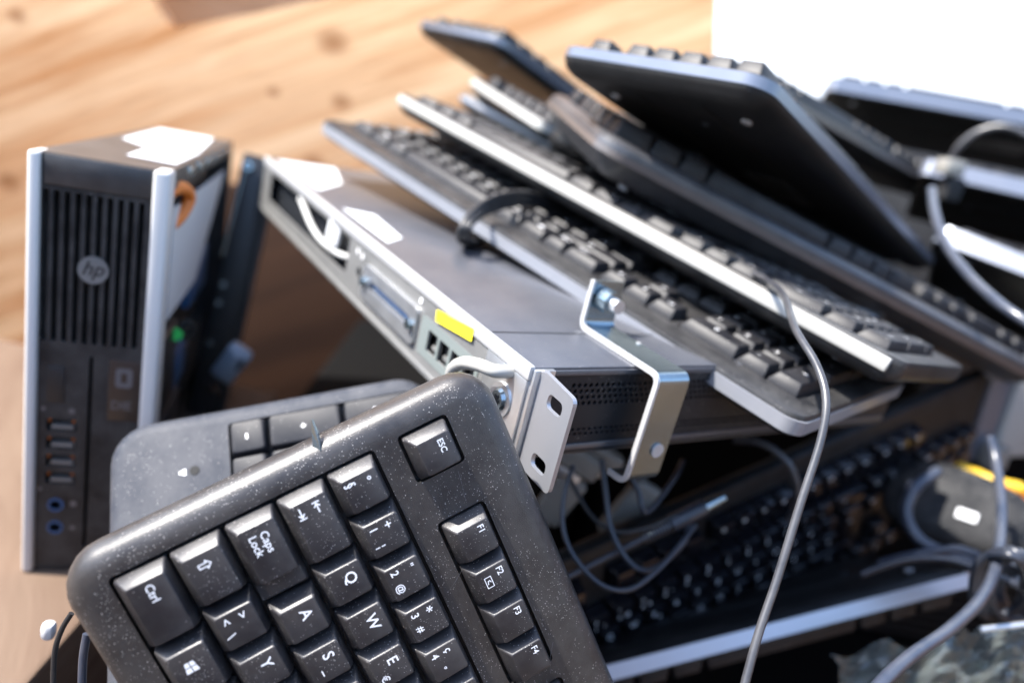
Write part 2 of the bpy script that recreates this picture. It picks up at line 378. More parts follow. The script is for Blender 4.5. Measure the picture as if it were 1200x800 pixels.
def wells(fy):
    e = .035
    rs = [(0, 0, 15, 5), (0, fy, 1, fy + 1), (2, fy, 6, fy + 1), (6.5, fy, 10.5, fy + 1), (11, fy, 15, fy + 1), (15.25, fy, 18.25, fy + 1), (15.25, 3, 18.25, 5), (18.5, 0, 22.5, 5)]
    ps = [[(x0 - e, y0 - e), (x1 + e, y0 - e), (x1 + e, y1 + e), (x0 - e, y1 + e)] for x0, y0, x1, y1 in rs]
    ps.append([(15.25 - e, -e), (18.25 + e, -e), (18.25 + e, 1 + e), (17.25 + e, 1 + e), (17.25 + e, 2 + e), (16.25 - e, 2 + e), (16.25 - e, 1 + e), (15.25 - e, 1 + e)])
    return ps
KM = {}
def key_mesh(w_, h_, style, step=False):
    k = (w_, h_, style, step)
    if k in KM: return KM[k]
    gap, il, ifr, ib, ht, bev = {'tall': (.0007, .0031, .0034, .0011, .0070, .00025), 'high': (.0008, .0028, .0030, .0012, .0105, .0004), 'flat': (.0007, .0011, .0012, .0010, .0036, .0005)}[style]
    W_, H_ = w_ * U / 2 - gap, h_ * U / 2 - gap
    bm = bmesh.new()
    def frus(x0, x1, y0, y1, tx0, tx1, ty0, ty1, z1, bv=bev):
        lo = [bm.verts.new((x, y, -.002)) for x, y in ((x0, y0), (x1, y0), (x1, y1), (x0, y1))]
        hi = [bm.verts.new((x, y, z1)) for x, y in ((tx0, ty0), (tx1, ty0), (tx1, ty1), (tx0, ty1))]
        zm = min(.0020, z1 * .4); e_ = .00015
        mi = [bm.verts.new((x, y, zm)) for x, y in ((x0 + e_, y0 + e_), (x1 - e_, y0 + e_), (x1 - e_, y1 - e_), (x0 + e_, y1 - e_))]
        fs = [bm.faces.new(lo[::-1]), bm.faces.new(hi)] + [bm.faces.new((lo[i], lo[(i + 1) % 4], mi[(i + 1) % 4], mi[i])) for i in range(4)] + [bm.faces.new((mi[i], mi[(i + 1) % 4], hi[(i + 1) % 4], hi[i])) for i in range(4)]
        vert = [bm.edges.get((lo[i], mi[i])) for i in range(4)] + [bm.edges.get((mi[i], hi[i])) for i in range(4)]; top = [bm.edges.get((hi[i], hi[(i + 1) % 4])) for i in range(4)]
        r = bmesh.ops.bevel(bm, geom=vert, offset=bv * 3.2, segments=3, affect='EDGES', profile=.5)
        te = [e for e in bm.edges if all(abs(v.co.z - z1) < 1e-6 for v in e.verts) and all(min(tx0, tx1) - 1e-5 <= v.co.x <= max(tx0, tx1) + 1e-5 for v in e.verts)]
        bmesh.ops.bevel(bm, geom=te, offset=bv, segments=2, affect='EDGES', profile=.5)
    if step:
        frus(-W_, W_, -H_, H_, -W_ + il, W_ - .0012, -H_ + ifr, H_ - ib, .0026)
        frus(-W_ + .0001, W_ - .0072, -H_ + .0001, H_ - .0001, -W_ + il, W_ - .0082, -H_ + ifr, H_ - ib, ht)
    else:
        frus(-W_, W_, -H_, H_, -W_ + il, W_ - il * .5, -H_ + ifr, H_ - ib, ht)
    me = fin(bm, 'key', 35); KM[k] = me
    return me
def body_bm(BW, BD, prof, wl, well_depth, r0):
    bm = bmesh.new(); rings = []
    for ins, z, rr in prof:
        lp = rrect(ins, ins, BW - ins, BD - ins, max(r0 + rr - ins, .002)); rings.append([bm.verts.new((x, y, z)) for x, y in lp])
    for a, b in zip(rings, rings[1:]):
        for i in range(len(a)):
            j = (i + 1) % len(a); bm.faces.new((a[i], a[j], b[j], b[i]))
    bm.faces.new(rings[-1])
    es = [bm.edges.get((rings[0][i], rings[0][(i + 1) % len(rings[0])])) for i in range(len(rings[0]))]
    zt = prof[0][1]
    for lp in wl:
        t = [bm.verts.new((x, y, zt)) for x, y in lp]; b = [bm.verts.new((x, y, zt - well_depth)) for x, y in lp]
        for i in range(len(lp)):
            j = (i + 1) % len(lp); f = bm.faces.new((t[i], t[j], b[j], b[i])); f.material_index = 1
            es.append(bm.edges.get((t[i], t[j])))
        f = bm.faces.new(b); f.material_index = 1
    bmesh.ops.triangle_fill(bm, edges=es, use_beauty=True)
    return bm
PROF = {'soft': [(.0090, 0, 0), (.0060, -.0005, 0), (.0032, -.0018, 0), (.0012, -.0042, 0), (.0002, -.0078, 0), (0, -.011, 0), (.0010, -.0155, 0), (.004, -.019, 0), (.008, -.020, 0)],
        'thick': [(.0060, 0, 0), (.0030, -.0008, 0), (.0008, -.0030, 0), (0, -.0062, 0), (0, -.0105, 0), (.0030, -.0130, 0), (.0080, -.0185, 0), (.0160, -.0245, 0), (.0300, -.0260, 0)],
        'slim': [(.0025, 0, 0), (.0010, -.0006, 0), (.0002, -.0022, 0), (0, -.004, 0), (0, -.0085, 0), (.0012, -.011, 0), (.004, -.0135, 0), (.009, -.016, 0), (.012, -.0165, 0)]}
def keyboard(pose, label, bodym, keym, style='high', mx=.62, my=.87, top=1.15, fy=5.55, prof='slim', band=None, r0=.010, stuff=None, legends=True, kz=0., bandz=(-.0085, -.0035), rest=lambda k: k[0] >= 18.5 and k[1] < 2, feet=True, front_only=False, group='discarded keyboards in the crate'):
    t = empty('keyboard', label, 'keyboard', fr(*pose), group)
    BW, BD = (22.5 + 2 * mx) * U, (my + fy + 1 + top) * U
    ox, oy = mx * U, my * U
    wl = [round_poly([(ox + x * U, oy + y * U) for x, y in p], .0022, 3) for p in wells(fy)]
    me = fin(body_bm(BW, BD, PROF[prof], wl, .0045, r0), 'body', 30)
    me.materials.append(bodym); me.materials.append(M['well']); link('housing', me, None, t)
    if band and front_only:
        bm = bmesh.new(); box_bm(bm, (.004, -.0012, bandz[0]), (BW - .006, .004, bandz[1]), .0009); link('trim_strip', fin(bm, 'trim', 40), band, t)
    elif band:
        bm = bmesh.new(); rg = []
        for off, z in ((.0001, bandz[0]), (-.0007, bandz[0]), (-.0007, bandz[1]), (.0001, bandz[1])):
            rg.append([bm.verts.new((x, y, z)) for x, y in rrect(off, off, BW - off, BD - off, r0)])
        for a, b in zip(rg, rg[1:] + rg[:1]):
            for i in range(len(a)): j = (i + 1) % len(a); bm.faces.new((a[i], a[j], b[j], b[i]))
        link('trim_band', fin(bm, 'trim_band', 40), band, t)
    keys = layout(fy); lst = [k for k in keys if not rest(k)]; rs = [k for k in keys if rest(k)]
    while len(lst) > 100: rs.append(lst.pop())
    for (x, y, w_, h_, k) in lst:
        step = k == 'Caps' and style == 'tall'
        me = key_mesh(w_, h_, style, step)
        if keym.name not in [m_.name for m_ in me.materials if m_]:
            kk = (w_, h_, style, step, keym.name)
            if kk not in KM: c = me.copy(); c.materials.clear(); c.materials.append(keym); KM[kk] = c
            me = KM[kk]
        ht = {'tall': .0070, 'high': .0105, 'flat': .0036}[style]
        tilt = random.uniform(-.006, .006)
        o = link('key', me, None, t, (ox + (x + w_ / 2) * U, oy + (y + h_ / 2) * U, kz), (tilt, random.uniform(-.008, .008), random.uniform(-.006, .006)))
        if legends and k:
            its = leg(k)
            if its:
                if style == 'flat' and k not in ('minus', 'plus', 'NEnter'): pass
                link('legend', legend_mesh(its), None, o, (0, 0, ht))
    if rs:
        bm = bmesh.new()
        for (x, y, w_, h_, k) in rs:
            n0 = len(bm.verts); bm.from_mesh(key_mesh(w_, h_, style)); bm.verts.ensure_lookup_table()
            for v in bm.verts[n0:]: v.co += Vector((ox + (x + w_ / 2) * U, oy + (y + h_ / 2) * U, kz))
        me = fin(bm, 'keys', 35); me.materials.append(keym); tag(link('other_keys', me, None, t), kind='stuff')
    if feet:
        zb = PROF[prof][-1][1]
        for fx in (.035, BW - .035):
            for fy_ in (.022, BD - .030): cyl('rubber_foot', (fx, fy_, zb + .0004), (0, 0, -1), .0032, .0016, M['rubber'], t, 18)
        box('maker_label', (BW / 2 - .05, BD / 2 - .02, zb - .0002), (BW / 2 + .03, BD / 2 + .015, zb + .0006), M['label'], t)
        bm = bmesh.new(); rnd = random.Random(3); x_ = BW / 2 - .046
        while x_ < BW / 2 - .012:
            w_ = rnd.choice((.0005, .0009, .0014)); box_bm(bm, (x_, BD / 2 - .016, zb - .0004), (x_ + w_, BD / 2 - .008, zb - .00015)); x_ += w_ + rnd.choice((.0006, .001))
        for q in range(4): box_bm(bm, (BW / 2 - .046, BD / 2 - .003 + q * .0035, zb - .0004), (BW / 2 + rnd.uniform(.0, .024), BD / 2 - .002 + q * .0035, zb - .00015))
        link('label_print', fin(bm), M['well'], t)
        bm = bmesh.new()
        for q in (.30, .62): box_bm(bm, (.02, BD * q, zb - .0006), (BW - .02, BD * q + .0012, zb + .0004))
        link('moulding_ridge', fin(bm), M['under'], t)
        for sx in (.06, BW - .075, BW / 2 + .08):
            cyl('screw_recess', (sx, BD * .42, zb + .0002), (0, 0, -1), .0022, .0005, M['greyband'], t, 14)
    return t, BW, BD

POSE = {
  'A': [[-0.12134, 0.20372, 0.14677], [0.54848, -0.03904, -0.83525], [0.78924, 0.35408, 0.50172], [0.27616, -0.9344, 0.22501]],
  'B': [[0.14725, 0.06995, -0.10856], [-0.36752, 0.67173, 0.6432], [-0.92643, -0.2038, -0.31652], [-0.08153, -0.71221, 0.69721]],
  'rack': [[0.0268, 0.28835, 0.17776], [-0.53575, 0.84281, 0.05134], [-0.84401, -0.53632, -0.00315], [0.02488, -0.04502, 0.99868]],
  'pc': [[-0.23834, 0.38592, 0.0], [0.97039, 0.24142, 0.00813], [-0.01232, 0.01586, 0.9998], [0.24124, -0.97029, 0.01836]],
  'C': [[-0.15667, 0.63164, 0.28772], [0.69439, -0.70146, -0.16057], [0.71263, 0.70131, 0.0181], [0.09991, -0.12699, 0.98686]],
  'D': [[-0.10017, 0.65297, 0.32180], [0.68029, -0.71411, -0.1651], [0.70633, 0.69889, -0.1125], [0.19573, -0.04008, 0.97984]],
  'E': [[-0.05786, 0.77885, 0.33700], [0.80277, -0.55446, -0.21939], [0.53957, 0.83207, -0.12853], [0.25381, -0.0152, 0.96713]],
  'F': [[0.02664, 0.64814, 0.32393], [0.80773, 0.55464, -0.19985], [-0.51964, 0.82991, 0.20303], [0.27847, -0.06015, 0.95856]],
  'H': [[0.05904, 0.45386, 0.32123], [0.9371, 0.25016, -0.24344], [-0.21373, 0.96261, 0.16646], [0.27598, -0.10396, 0.95553]],
  'I': [[0.12428, 0.39156, 0.36666], [0.68915, 0.69611, -0.20128], [-0.70664, 0.70709, 0.026], [0.16042, 0.12431, 0.97919]],
  'G': [[-0.02693, 0.76651, 0.39562], [0.71584, 0.65025, -0.25446], [-0.65886, 0.74968, 0.06226], [0.23125, 0.12309, 0.96508]],
  'J': [[0.19839, 0.66011, 0.40055], [0.80134, 0.58965, -0.10083], [-0.58889, 0.8072, 0.04036], [0.10519, 0.02703, 0.99409]],
  'K1': [[0.36853, 0.93574, 0.45021], [0.96814, -0.25017, 0.0111], [0.24322, 0.92883, -0.2795], [0.05961, 0.2733, 0.96008]],
  'K2': [[0.45428, 0.82439, 0.37363], [0.86506, -0.50082, -0.02917], [0.46269, 0.81897, -0.33941], [0.19387, 0.28011, 0.94019]],
  'K3': [[0.42605, 0.70308, 0.31035], [0.73359, -0.66325, -0.14818], [0.54739, 0.70588, -0.44956], [0.40277, 0.24868, 0.88087]],
  'L': [[0.10415, 0.41017, -0.08441], [0.83255, 0.46527, 0.30064], [-0.22838, -0.20615, 0.9515], [0.50468, -0.86083, -0.06537]],
  'M': [[0.37939, 0.43005, 0.08246], [-0.92881, -0.22492, -0.29447], [-0.04997, 0.86347, -0.50191], [0.36716, -0.45147, -0.81324]],
}

# ------------------------------------------------------------------ the setting
tag(box('ground', (-40, -40, -.50), (40, 40, -.46), M['earth']), kind='structure')
tag(box('crate_floor', (-1.3, -.35, -.44), (1.1, 1.2, -.40), M['floorw']), kind='structure')
WY = 1.2
def wx(v): return v
wall_o = [(-1.3, -.46), (.56, -.46), (.285, .485), (.12, 1.1), (-1.3, 1.1)]
hole = round_poly([(-.60, .60), (-.57, .380), (-.538, .345), (-.41, .394), (-.28, .45), (-.28, .60)], .01, 4)
Tw = Matrix(((1, 0, 0, 0), (0, 0, 1, WY), (0, 1, 0, 0), (0, 0, 0, 1)))
o = plate('wooden_crate_wall', wall_o, [hole], 0, .03, M['wall'], None, Tw)
tag(o, 'pale pine back wall of the crate with knots and a hand opening', 'crate wall')
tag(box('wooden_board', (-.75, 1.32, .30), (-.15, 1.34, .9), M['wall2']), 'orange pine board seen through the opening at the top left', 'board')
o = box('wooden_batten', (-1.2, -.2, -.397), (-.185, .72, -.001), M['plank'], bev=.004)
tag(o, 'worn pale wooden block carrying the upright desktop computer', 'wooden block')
tag(box('painted_wall', (-6, 4.0, -.45), (8, 4.2, 5), M['plaster']), 'bright white wall in the distance behind the crate', 'wall')

# ------------------------------------------------------------------ desktop computer
P = empty('desktop_computer', 'slim upright desktop computer with silver edges, slotted dark front and open side', 'computer', fr(*POSE['pc']))
mm = .001
bm = bmesh.new()
for a, b in (((0, 1, -300), (1.2, 251, -2)), ((0, 250.8, -300), (66, 252, -2)), ((0, 0, -300), (66, 1.2, -2)), ((0, 1, -300), (66, 251, -298.8)),
             ((64.8, 1, -10), (66, 251, -2)), ((64.8, 241, -300), (66, 251, -2)), ((64.8, 1, -300), (66, 10, -2)), ((1, 1, -13), (65, 240, -12))):
    box_bm(bm, [q * mm for q in a], [q * mm for q in b])
link('case', fin(bm), M['pcmetal'], P)
# front bezel with real slots
sl_ = []
for i in range(10):
    x0 = 5.4 + i * 5.15; sl_.append([(q[0] * mm, q[1] * mm) for q in round_poly([(x0, 148.5), (x0 + 2.9, 148.5), (x0 + 2.9, 233), (x0, 233)], .6, 2)])
drv = [(30.4 * mm, 16 * mm), (32.6 * mm, 16 * mm), (32.6 * mm, 141 * mm), (30.4 * mm, 141 * mm)]
usb = [[(q[0] * mm, q[1] * mm) for q in ((9.5, y), (25, y), (25, y + 7.4), (9.5, y + 7.4))] for y in (93.5, 82, 70.5, 59)]
jk = [[((15.5 + 3.6 * math.cos(a)) * mm, (y + 3.6 * math.sin(a)) * mm) for a in [2 * math.pi * i / 20 for i in range(20)]] for y in (44.8, 29.5)]
bm = bmesh.new(); plate_bm(bm, rrect(2 * mm, .3 * mm, 64 * mm, 251.5 * mm, 2 * mm), sl_ + [drv] + usb + jk, -3 * mm, 1.0 * mm)
link('front_bezel', fin(bm), M['pcblack'], P)
box('bezel_backing', (3 * mm, 2 * mm, -9 * mm), (63 * mm, 250 * mm, -8 * mm), M['hole'], P)
bm = bmesh.new(); box_bm(bm, (6 * mm, 236 * mm, .9 * mm), (59 * mm, 251.8 * mm, 2.4 * mm), .0006); link('top_cap', fin(bm, 'c', 40), M['pcmetal'], P)
for x0, x1 in ((-1.2, 4.6), (58.4, 66.8)):
    box('silver_edge', (x0 * mm, -.5 * mm, -14 * mm), (x1 * mm, 252.2 * mm, 4.5 * mm), M['pcsilver'], P, .0018, 4)
box('power_button', (9.5 * mm, 111.5 * mm, .5 * mm), (18.5 * mm, 133.5 * mm, 1.6 * mm), M['black'], P, .0006)
lb = box('badge_label', (41 * mm, 103 * mm, .8 * mm), (58 * mm, 141 * mm, 1.5 * mm), M['brownlab'], P, .0003)
bm = bmesh.new(); plate_bm(bm, rrect(44.5 * mm, 124 * mm, 53.5 * mm, 136 * mm, 2 * mm), [rrect(47.5 * mm, 127 * mm, 50.5 * mm, 133 * mm, 1 * mm)], 1.5 * mm, 1.7 * mm)
link('badge_mark', fin(bm), M['label'], lb)
ob = link('badge_mark', text_mesh('DIE', .0075).copy(), M['label'], lb, (42.5 * mm, 112.5 * mm, 1.62 * mm))
for i, y in enumerate((93.5, 82, 70.5, 59)):
    u = box('usb_port', (9.8 * mm, (y + .4) * mm, -7.5 * mm), (24.6 * mm, (y + 7) * mm, -5 * mm), M['pcblack'], P)
    box('port_tongue', (12 * mm, (y + 1) * mm, -5.5 * mm), (23.5 * mm, (y + 3.3) * mm, .2 * mm), M['rackside'], u)
    box('port_contact', (10.2 * mm, (y + 5) * mm, -5 * mm), (11.3 * mm, (y + 6.4) * mm, -.6 * mm), M['orange'], u)
    box('port_contact', (22.6 * mm, (y + 5) * mm, -5 * mm), (23.7 * mm, (y + 6.4) * mm, -.6 * mm), M['orange'], u)
for y in (44.8, 29.5):
    bm = bmesh.new(); plate_bm(bm, [((15.5 + 4.4 * math.cos(a)) * mm, (y + 4.4 * math.sin(a)) * mm) for a in [2 * math.pi * i / 24 for i in range(24)]],
             [[((15.5 + 3.1 * math.cos(a)) * mm, (y + 3.1 * math.sin(a)) * mm) for a in [2 * math.pi * i / 24 for i in range(24)]]], .9 * mm, 1.6 * mm)
    link('audio_jack', fin(bm), M['bluep'], P)
for x, y, r in ((7.8, 107, 1.3), (22.5, 106.6, 1.7), (24.8, 46, 2.0), (24.8, 29.5, 1.5), (7.0, 55, 1.2)):
    cyl('port_symbol', (x * mm, y * mm, .9 * mm), (0, 0, 1), r * mm, .15 * mm, M['label'], P, 16)
em = cyl('emblem', (30.8 * mm, 192.2 * mm, .8 * mm), (0, 0, 1), 7.7 * mm, 1.4 * mm, M['rackside'], P, 40)
link('emblem_letters', text_mesh('hp', .0112, .35).copy(), M['black'], em, (24.9 * mm, 192.8 * mm, 2.3 * mm))
# paper labels on top
Tt = Matrix(((1, 0, 0, 0), (0, 0, 1, 252.05 * mm), (0, -1, 0, 0), (0, 0, 0, 1)))
def toplab(poly): 
    bm = bmesh.new(); plate_bm(bm, [(a * mm, b * mm) for a, b in poly], [], 0, .0003, Tt); link('paper_label', fin(bm), M['paper'], P)
toplab([(9, 145), (6, 292), (50, 292), (60, 150), (32, 112)]); toplab([(34, 46), (62, 40), (61.5, 140), (33, 108)])
# inside, seen through the open side
box('drive_cage', (12 * mm, 120 * mm, -200 * mm), (58 * mm, 236 * mm, -20 * mm), M['black'], P, .001)
bm = bmesh.new(); box_bm(bm, (64.5 * mm, 160 * mm, -262 * mm), (65.5 * mm, 229 * mm, -24 * mm)); 
for v in bm.verts:
    if v.co.y < .2: v.co.z = -.024 + (v.co.z + .024) * .45
link('white_sheet', fin(bm), M['paper'], P)
tube('ribbon_cable', [(60 * mm, 236 * mm, -20 * mm), (66 * mm, 240 * mm, -34 * mm), (69 * mm, 233 * mm, -50 * mm), (66 * mm, 222 * mm, -44 * mm), (60 * mm, 214 * mm, -30 * mm)], .004, M['orange'], P)
box('circuit_board', (4 * mm, 12 * mm, -280 * mm), (6 * mm, 118 * mm, -20 * mm), M['bluep'], P)
for (a, b, m_) in (((30, 90, -120), (64, 118, -60), 'bluep'), ((20, 60, -250), (60, 100, -150), 'black'), ((40, 140, -200), (64, 175, -120), 'bluep'), ((56, 96, -60), (66.5, 150, -14), 'black'), ((50, 20, -90), (66.3, 92, -14), 'rackdark')):
    box('component_block', [q * mm for q in a], [q * mm for q in b], M[m_], P, .0015)
cyl('green_stud', (67 * mm, 144 * mm, -48 * mm), (.6, 0, 1), 4 * mm, 3 * mm, M['green'], P, 16)
s_ = cyl('case_screw', (66 * mm, 132 * mm, -95 * mm), (.8, 0, .6), 7.5 * mm, 4 * mm, M['zinc'], P, 24); cyl('screw_recess', (69.3 * mm, 132 * mm, -92.4 * mm), (.8, 0, .6), 3.4 * mm, .5 * mm, M['hole'], s_, 6)
for i in range(6): box('rear_clip', (60 * mm, 243 * mm, (-60 - i * 38) * mm), (67.2 * mm, 250.2 * mm, (-82 - i * 38) * mm), M['zinc'], P, .0012)

# side cover leaning next to it
a, b = at(286, 178, .66), at(217, 492, .68)
Y_ = (a - b).normalized(); X_ = Vector((.95, .25, 0)); X_ = (X_ - Y_ * X_.dot(Y_)).normalized(); Z_ = X_.cross(Y_)
CV = empty('metal_side_cover', 'thin black metal cover standing on edge beside the open computer', 'metal cover', fr(b, X_, Y_, Z_))
h = (a - b).length
box('cover_panel', (0, 0, -.16), (.028, h, 0), M['black'], CV, .002)
box('folded_edge', (.0282, .002, -.012), (.0325, h - .002, .002), M['pcmetal'], CV, .001)
tube('hinge_rod', [(.001, h * .62, .004), (.004, h * .93, .004)], .0018, M['zinc'], CV, smooth=False)
c_ = cyl('cover_screw', (.006, h * .955, .001), (0, 0, 1), .0042, .003, M['zinc'], CV); cyl('screw_recess', (.006, h * .955, .004), (0, 0, 1), .002, .0003, M['hole'], c_, 6)
for q in (.45, .52, .3): cyl('rivet', (.007, h * q, 0), (0, 0, 1), .003, .0015, M['zinc'], CV, 14)

# ------------------------------------------------------------------ rack appliance
K = empty('rack_server', 'flat grey rack appliance with port row, perforated end and steel mounting ears', 'network appliance', fr(*POSE['rack']))
W_, D_, H_ = .435, .30, .044
def lbox(bm, a, b, bev=0.): box_bm(bm, [q * mm for q in a], [q * mm for q in b], bev)
# port face plate with openings (plate built in x,z then stood up)
Tp = Matrix(((1, 0, 0, 0), (0, 0, 1, 0), (0, 1, 0, 0), (0, 0, 0, 1)))
ports = [[(x, 12.5), (x + 10.5, 12.5), (x + 10.5, 24), (x, 24)] for x in (41, 54, 67, 80)]
ports += [rrect(112, 17, 172, 23, 1.5), [(2 * math.cos(a) * 1.8 + 194, 2 * math.sin(a) * 1.8 + 20) for a in [2 * math.pi * i / 16 for i in range(16)]], rrect(216, 12, 410, 36, 2)]
bm = bmesh.new(); plate_bm(bm, [(q[0] * mm, q[1] * mm) for q in ((1, 1), (434, 1), (434, 38.5), (1, 38.5))], [[(q[0] * mm, q[1] * mm) for q in p] for p in ports], -1.6 * mm, -.4 * mm, Tp)
link('port_face', fin(bm), M['rackside'], K)
bm = bmesh.new(); lbox(bm, (2, -9, 3), (433, -8, 38)); link('port_backing', fin(bm), M['rackdark'], K)
bm = bmesh.new(); lbox(bm, (0, -300, 43), (435, -2, 44.4), .0004); link('lid', fin(bm, 'l', 40), M['racktop'], K)
bm = bmesh.new(); lbox(bm, (0, -300, 0), (435, 0, 1)); lbox(bm, (434, -300, 1), (435, -1, 43)); lbox(bm, (0, -300, 1), (435, -299, 43)); link('chassis', fin(bm), M['pcmetal'], K)
bm = bmesh.new(); lbox(bm, (-.3, -2.2, 38.3), (435.3, .6, 45), .0007); link('top_lip', fin(bm, 'l', 40), M['lip'], K)
bm = bmesh.new(); lbox(bm, (-.3, -2.2, -.4), (435.3, .8, 2.6), .0005); link('bottom_lip', fin(bm, 'l', 40), M['rackside'], K)
# perforated end
Te = Matrix(((0, 0, 1, 0), (-1, 0, 0, 0), (0, 1, 0, 0), (0, 0, 0, 1)))
hs = []
for r_, z in enumerate((10.5, 12.9, 26.4, 29.4, 32.4, 35.4)):
    for i in range(62):
        x = 24 + i * 3.35 + (1.6 if r_ % 2 else 0)
        if x < 232: hs.append([((x + 1.15 * math.cos(a)) * mm, (z + (1.2 if z > 20 else .8) * math.sin(a)) * mm) for a in [math.pi / 3 * k for k in range(6)]])
bm = bmesh.new(); plate_bm(bm, [(4 * mm, .8 * mm), (299 * mm, .8 * mm), (299 * mm, 42.6 * mm), (4 * mm, 42.6 * mm)], hs, 0, 1.0 * mm, Te)
link('vent_panel', fin(bm), M['rackdark'], K)
bm = bmesh.new(); lbox(bm, (6, -298, 2), (7, -5, 42)); link('vent_backing', fin(bm), M['hole'], K)
bm = bmesh.new(); lbox(bm, (-.9, -299, 40.6), (.3, -9, 43.2), .0004); link('vent_rim', fin(bm, 'x', 40), M['racktop'], K)
bm = bmesh.new(); lbox(bm, (-.9, -299, 2.6), (.3, -9, 5.6), .0004); link('vent_rim', fin(bm, 'x', 40), M['racktop'], K)
# corner block + ear
bm = bmesh.new(); lbox(bm, (-2.2, -12, .5), (1.5, -1.2, 43.8), .0005); lbox(bm, (.5, -1.5, .6), (34, .2, 38), .0002); link('corner_plate', fin(bm, 'e', 40), M['steel'], K)
Tear = Matrix(((-1, 0, 0, -1.5 * mm), (0, 0, 1, -6.0 * mm), (0, 1, 0, 0), (0, 0, 0, 1)))
ear_o = [(q[0] * mm, q[1] * mm) for q in round_poly([(0, -.5), (25, -1.5), (25, 42.5), (1.2, 45), (0, 42)], 3.0, 4)]
sl2 = [[(q[0] * mm, q[1] * mm) for q in round_poly([(x0, y0), (x1, y0 - .3), (x1, y0 + 6.2), (x0, y0 + 6.5)], 3.0, 6)] for x0, x1, y0 in ((9, 19.5, 31.5), (9, 19.5, 4))]
bm = bmesh.new(); plate_bm(bm, ear_o, sl2, 0, 2.0 * mm, Tear); link('mounting_ear', fin(bm), M['ear'], K)
# screw on the port face near the corner
s_ = cyl('corner_screw', (15 * mm, 0, 22 * mm), (0, 1, 0), 8 * mm, 1.2 * mm, M['steel'], K); cyl('screw_head', (15 * mm, 1.2 * mm, 22 * mm), (0, 1, 0), 5.4 * mm, 1.6 * mm, M['zinc'], s_, 24, 4.4 * mm)
for a in (0, 60, 120):
    bm = bmesh.new(); r_ = Matrix.Translation((15 * mm, 2.85 * mm, 22 * mm)) @ Matrix.Rotation(R(a), 4, 'Y'); box_bm(bm, (-.0026, -.0002, -.0006), (.0026, .00025, .0006), T=r_); link('screw_slot', fin(bm), M['hole'], s_)
tube('pull_handle', [(13 * mm, 0, 36.4 * mm), (14 * mm, 8 * mm, 36.5 * mm), (22 * mm, 11 * mm, 35.5 * mm), (34 * mm, 11.5 * mm, 31 * mm), (42 * mm, 11 * mm, 24 * mm), (45 * mm, 8 * mm, 15 * mm), (45 * mm, 0, 10 * mm)], .0030, M['white_pl'], K)
bm = bmesh.new(); plate_bm(bm, [(q[0] * mm, q[1] * mm) for q in ((47.5, 35.8), (84, 31.5), (85, 37.2), (48, 42))], [], 0, .0002, Matrix(((1, 0, 0, 0), (0, 0, 1, .9 * mm), (0, 1, 0, 0), (0, 0, 0, 1)))); link('yellow_sticker', fin(bm), M['yellow'], K)
bm = bmesh.new(); plate_bm(bm, [(q[0] * mm, q[1] * mm) for q in rrect(38, 8, 100, 29, 1.5)], [[(q[0] * mm, q[1] * mm) for q in p] for p in ports[:4]], 0, .0003, Matrix(((1, 0, 0, 0), (0, 0, 1, -.3 * mm), (0, 1, 0, 0), (0, 0, 0, 1)))); link('port_surround', fin(bm), M['teal'], K)
for x in (41, 54, 67, 80):
    pj = box('network_port', ((x + .8) * mm, -7.8 * mm, 12.8 * mm), ((x + 9.7) * mm, -4 * mm, 23.6 * mm), M['black'], K); box('port_contacts', ((x + 2) * mm, -4 * mm, 14 * mm), ((x + 8.5) * mm, -2.4 * mm, 16 * mm), M['rackside'], pj)
bm = bmesh.new(); plate_bm(bm, [(q[0] * mm, q[1] * mm) for q in rrect(104, 9, 182, 30, 3)], [[(q[0] * mm, q[1] * mm) for q in rrect(112, 17, 172, 23, 1.5)]], 0, 2.2 * mm, Matrix(((1, 0, 0, 0), (0, 0, 1, -.3 * mm), (0, 1, 0, 0), (0, 0, 0, 1)))); dc = link('data_connector', fin(bm), M['steel'], K)
bm = bmesh.new(); lbox(bm, (113, -6, 18.2), (171, -1, 21.8)); link('connector_core', fin(bm), M['bluep'], dc)
for x in (108, 177): cyl('jack_screw', (x * mm, 1.8 * mm, 20 * mm), (0, 1, 0), 3 * mm, 3 * mm, M['zinc'], dc, 6)
for i, (x, y) in enumerate(((20, 25), (24, 30), (28, 24), (31, 29), (104, 33), (190, 30), (198, 31))): box('port_symbol', (x * mm, .0 * mm, y * mm), ((x + 2.4) * mm, .15 * mm, (y + 3) * mm), M['legend'], K)
def rl(poly):
    bm = bmesh.new(); plate_bm(bm, [(a * mm, -b * mm) for a, b in poly], [], 44.45 * mm, 44.75 * mm); link('paper_label', fin(bm), M['paper'], K)
rl([(425, 8), (425, 60), (355, 42), (316, 10)]); rl([(262, 10), (252, 30), (195, 26), (180, 10)])
bm = bmesh.new(); lbox(bm, (38, -299, 44.2), (38.8, -3, 44.65)); link('lid_seam', fin(bm), M['rackdark'], K)
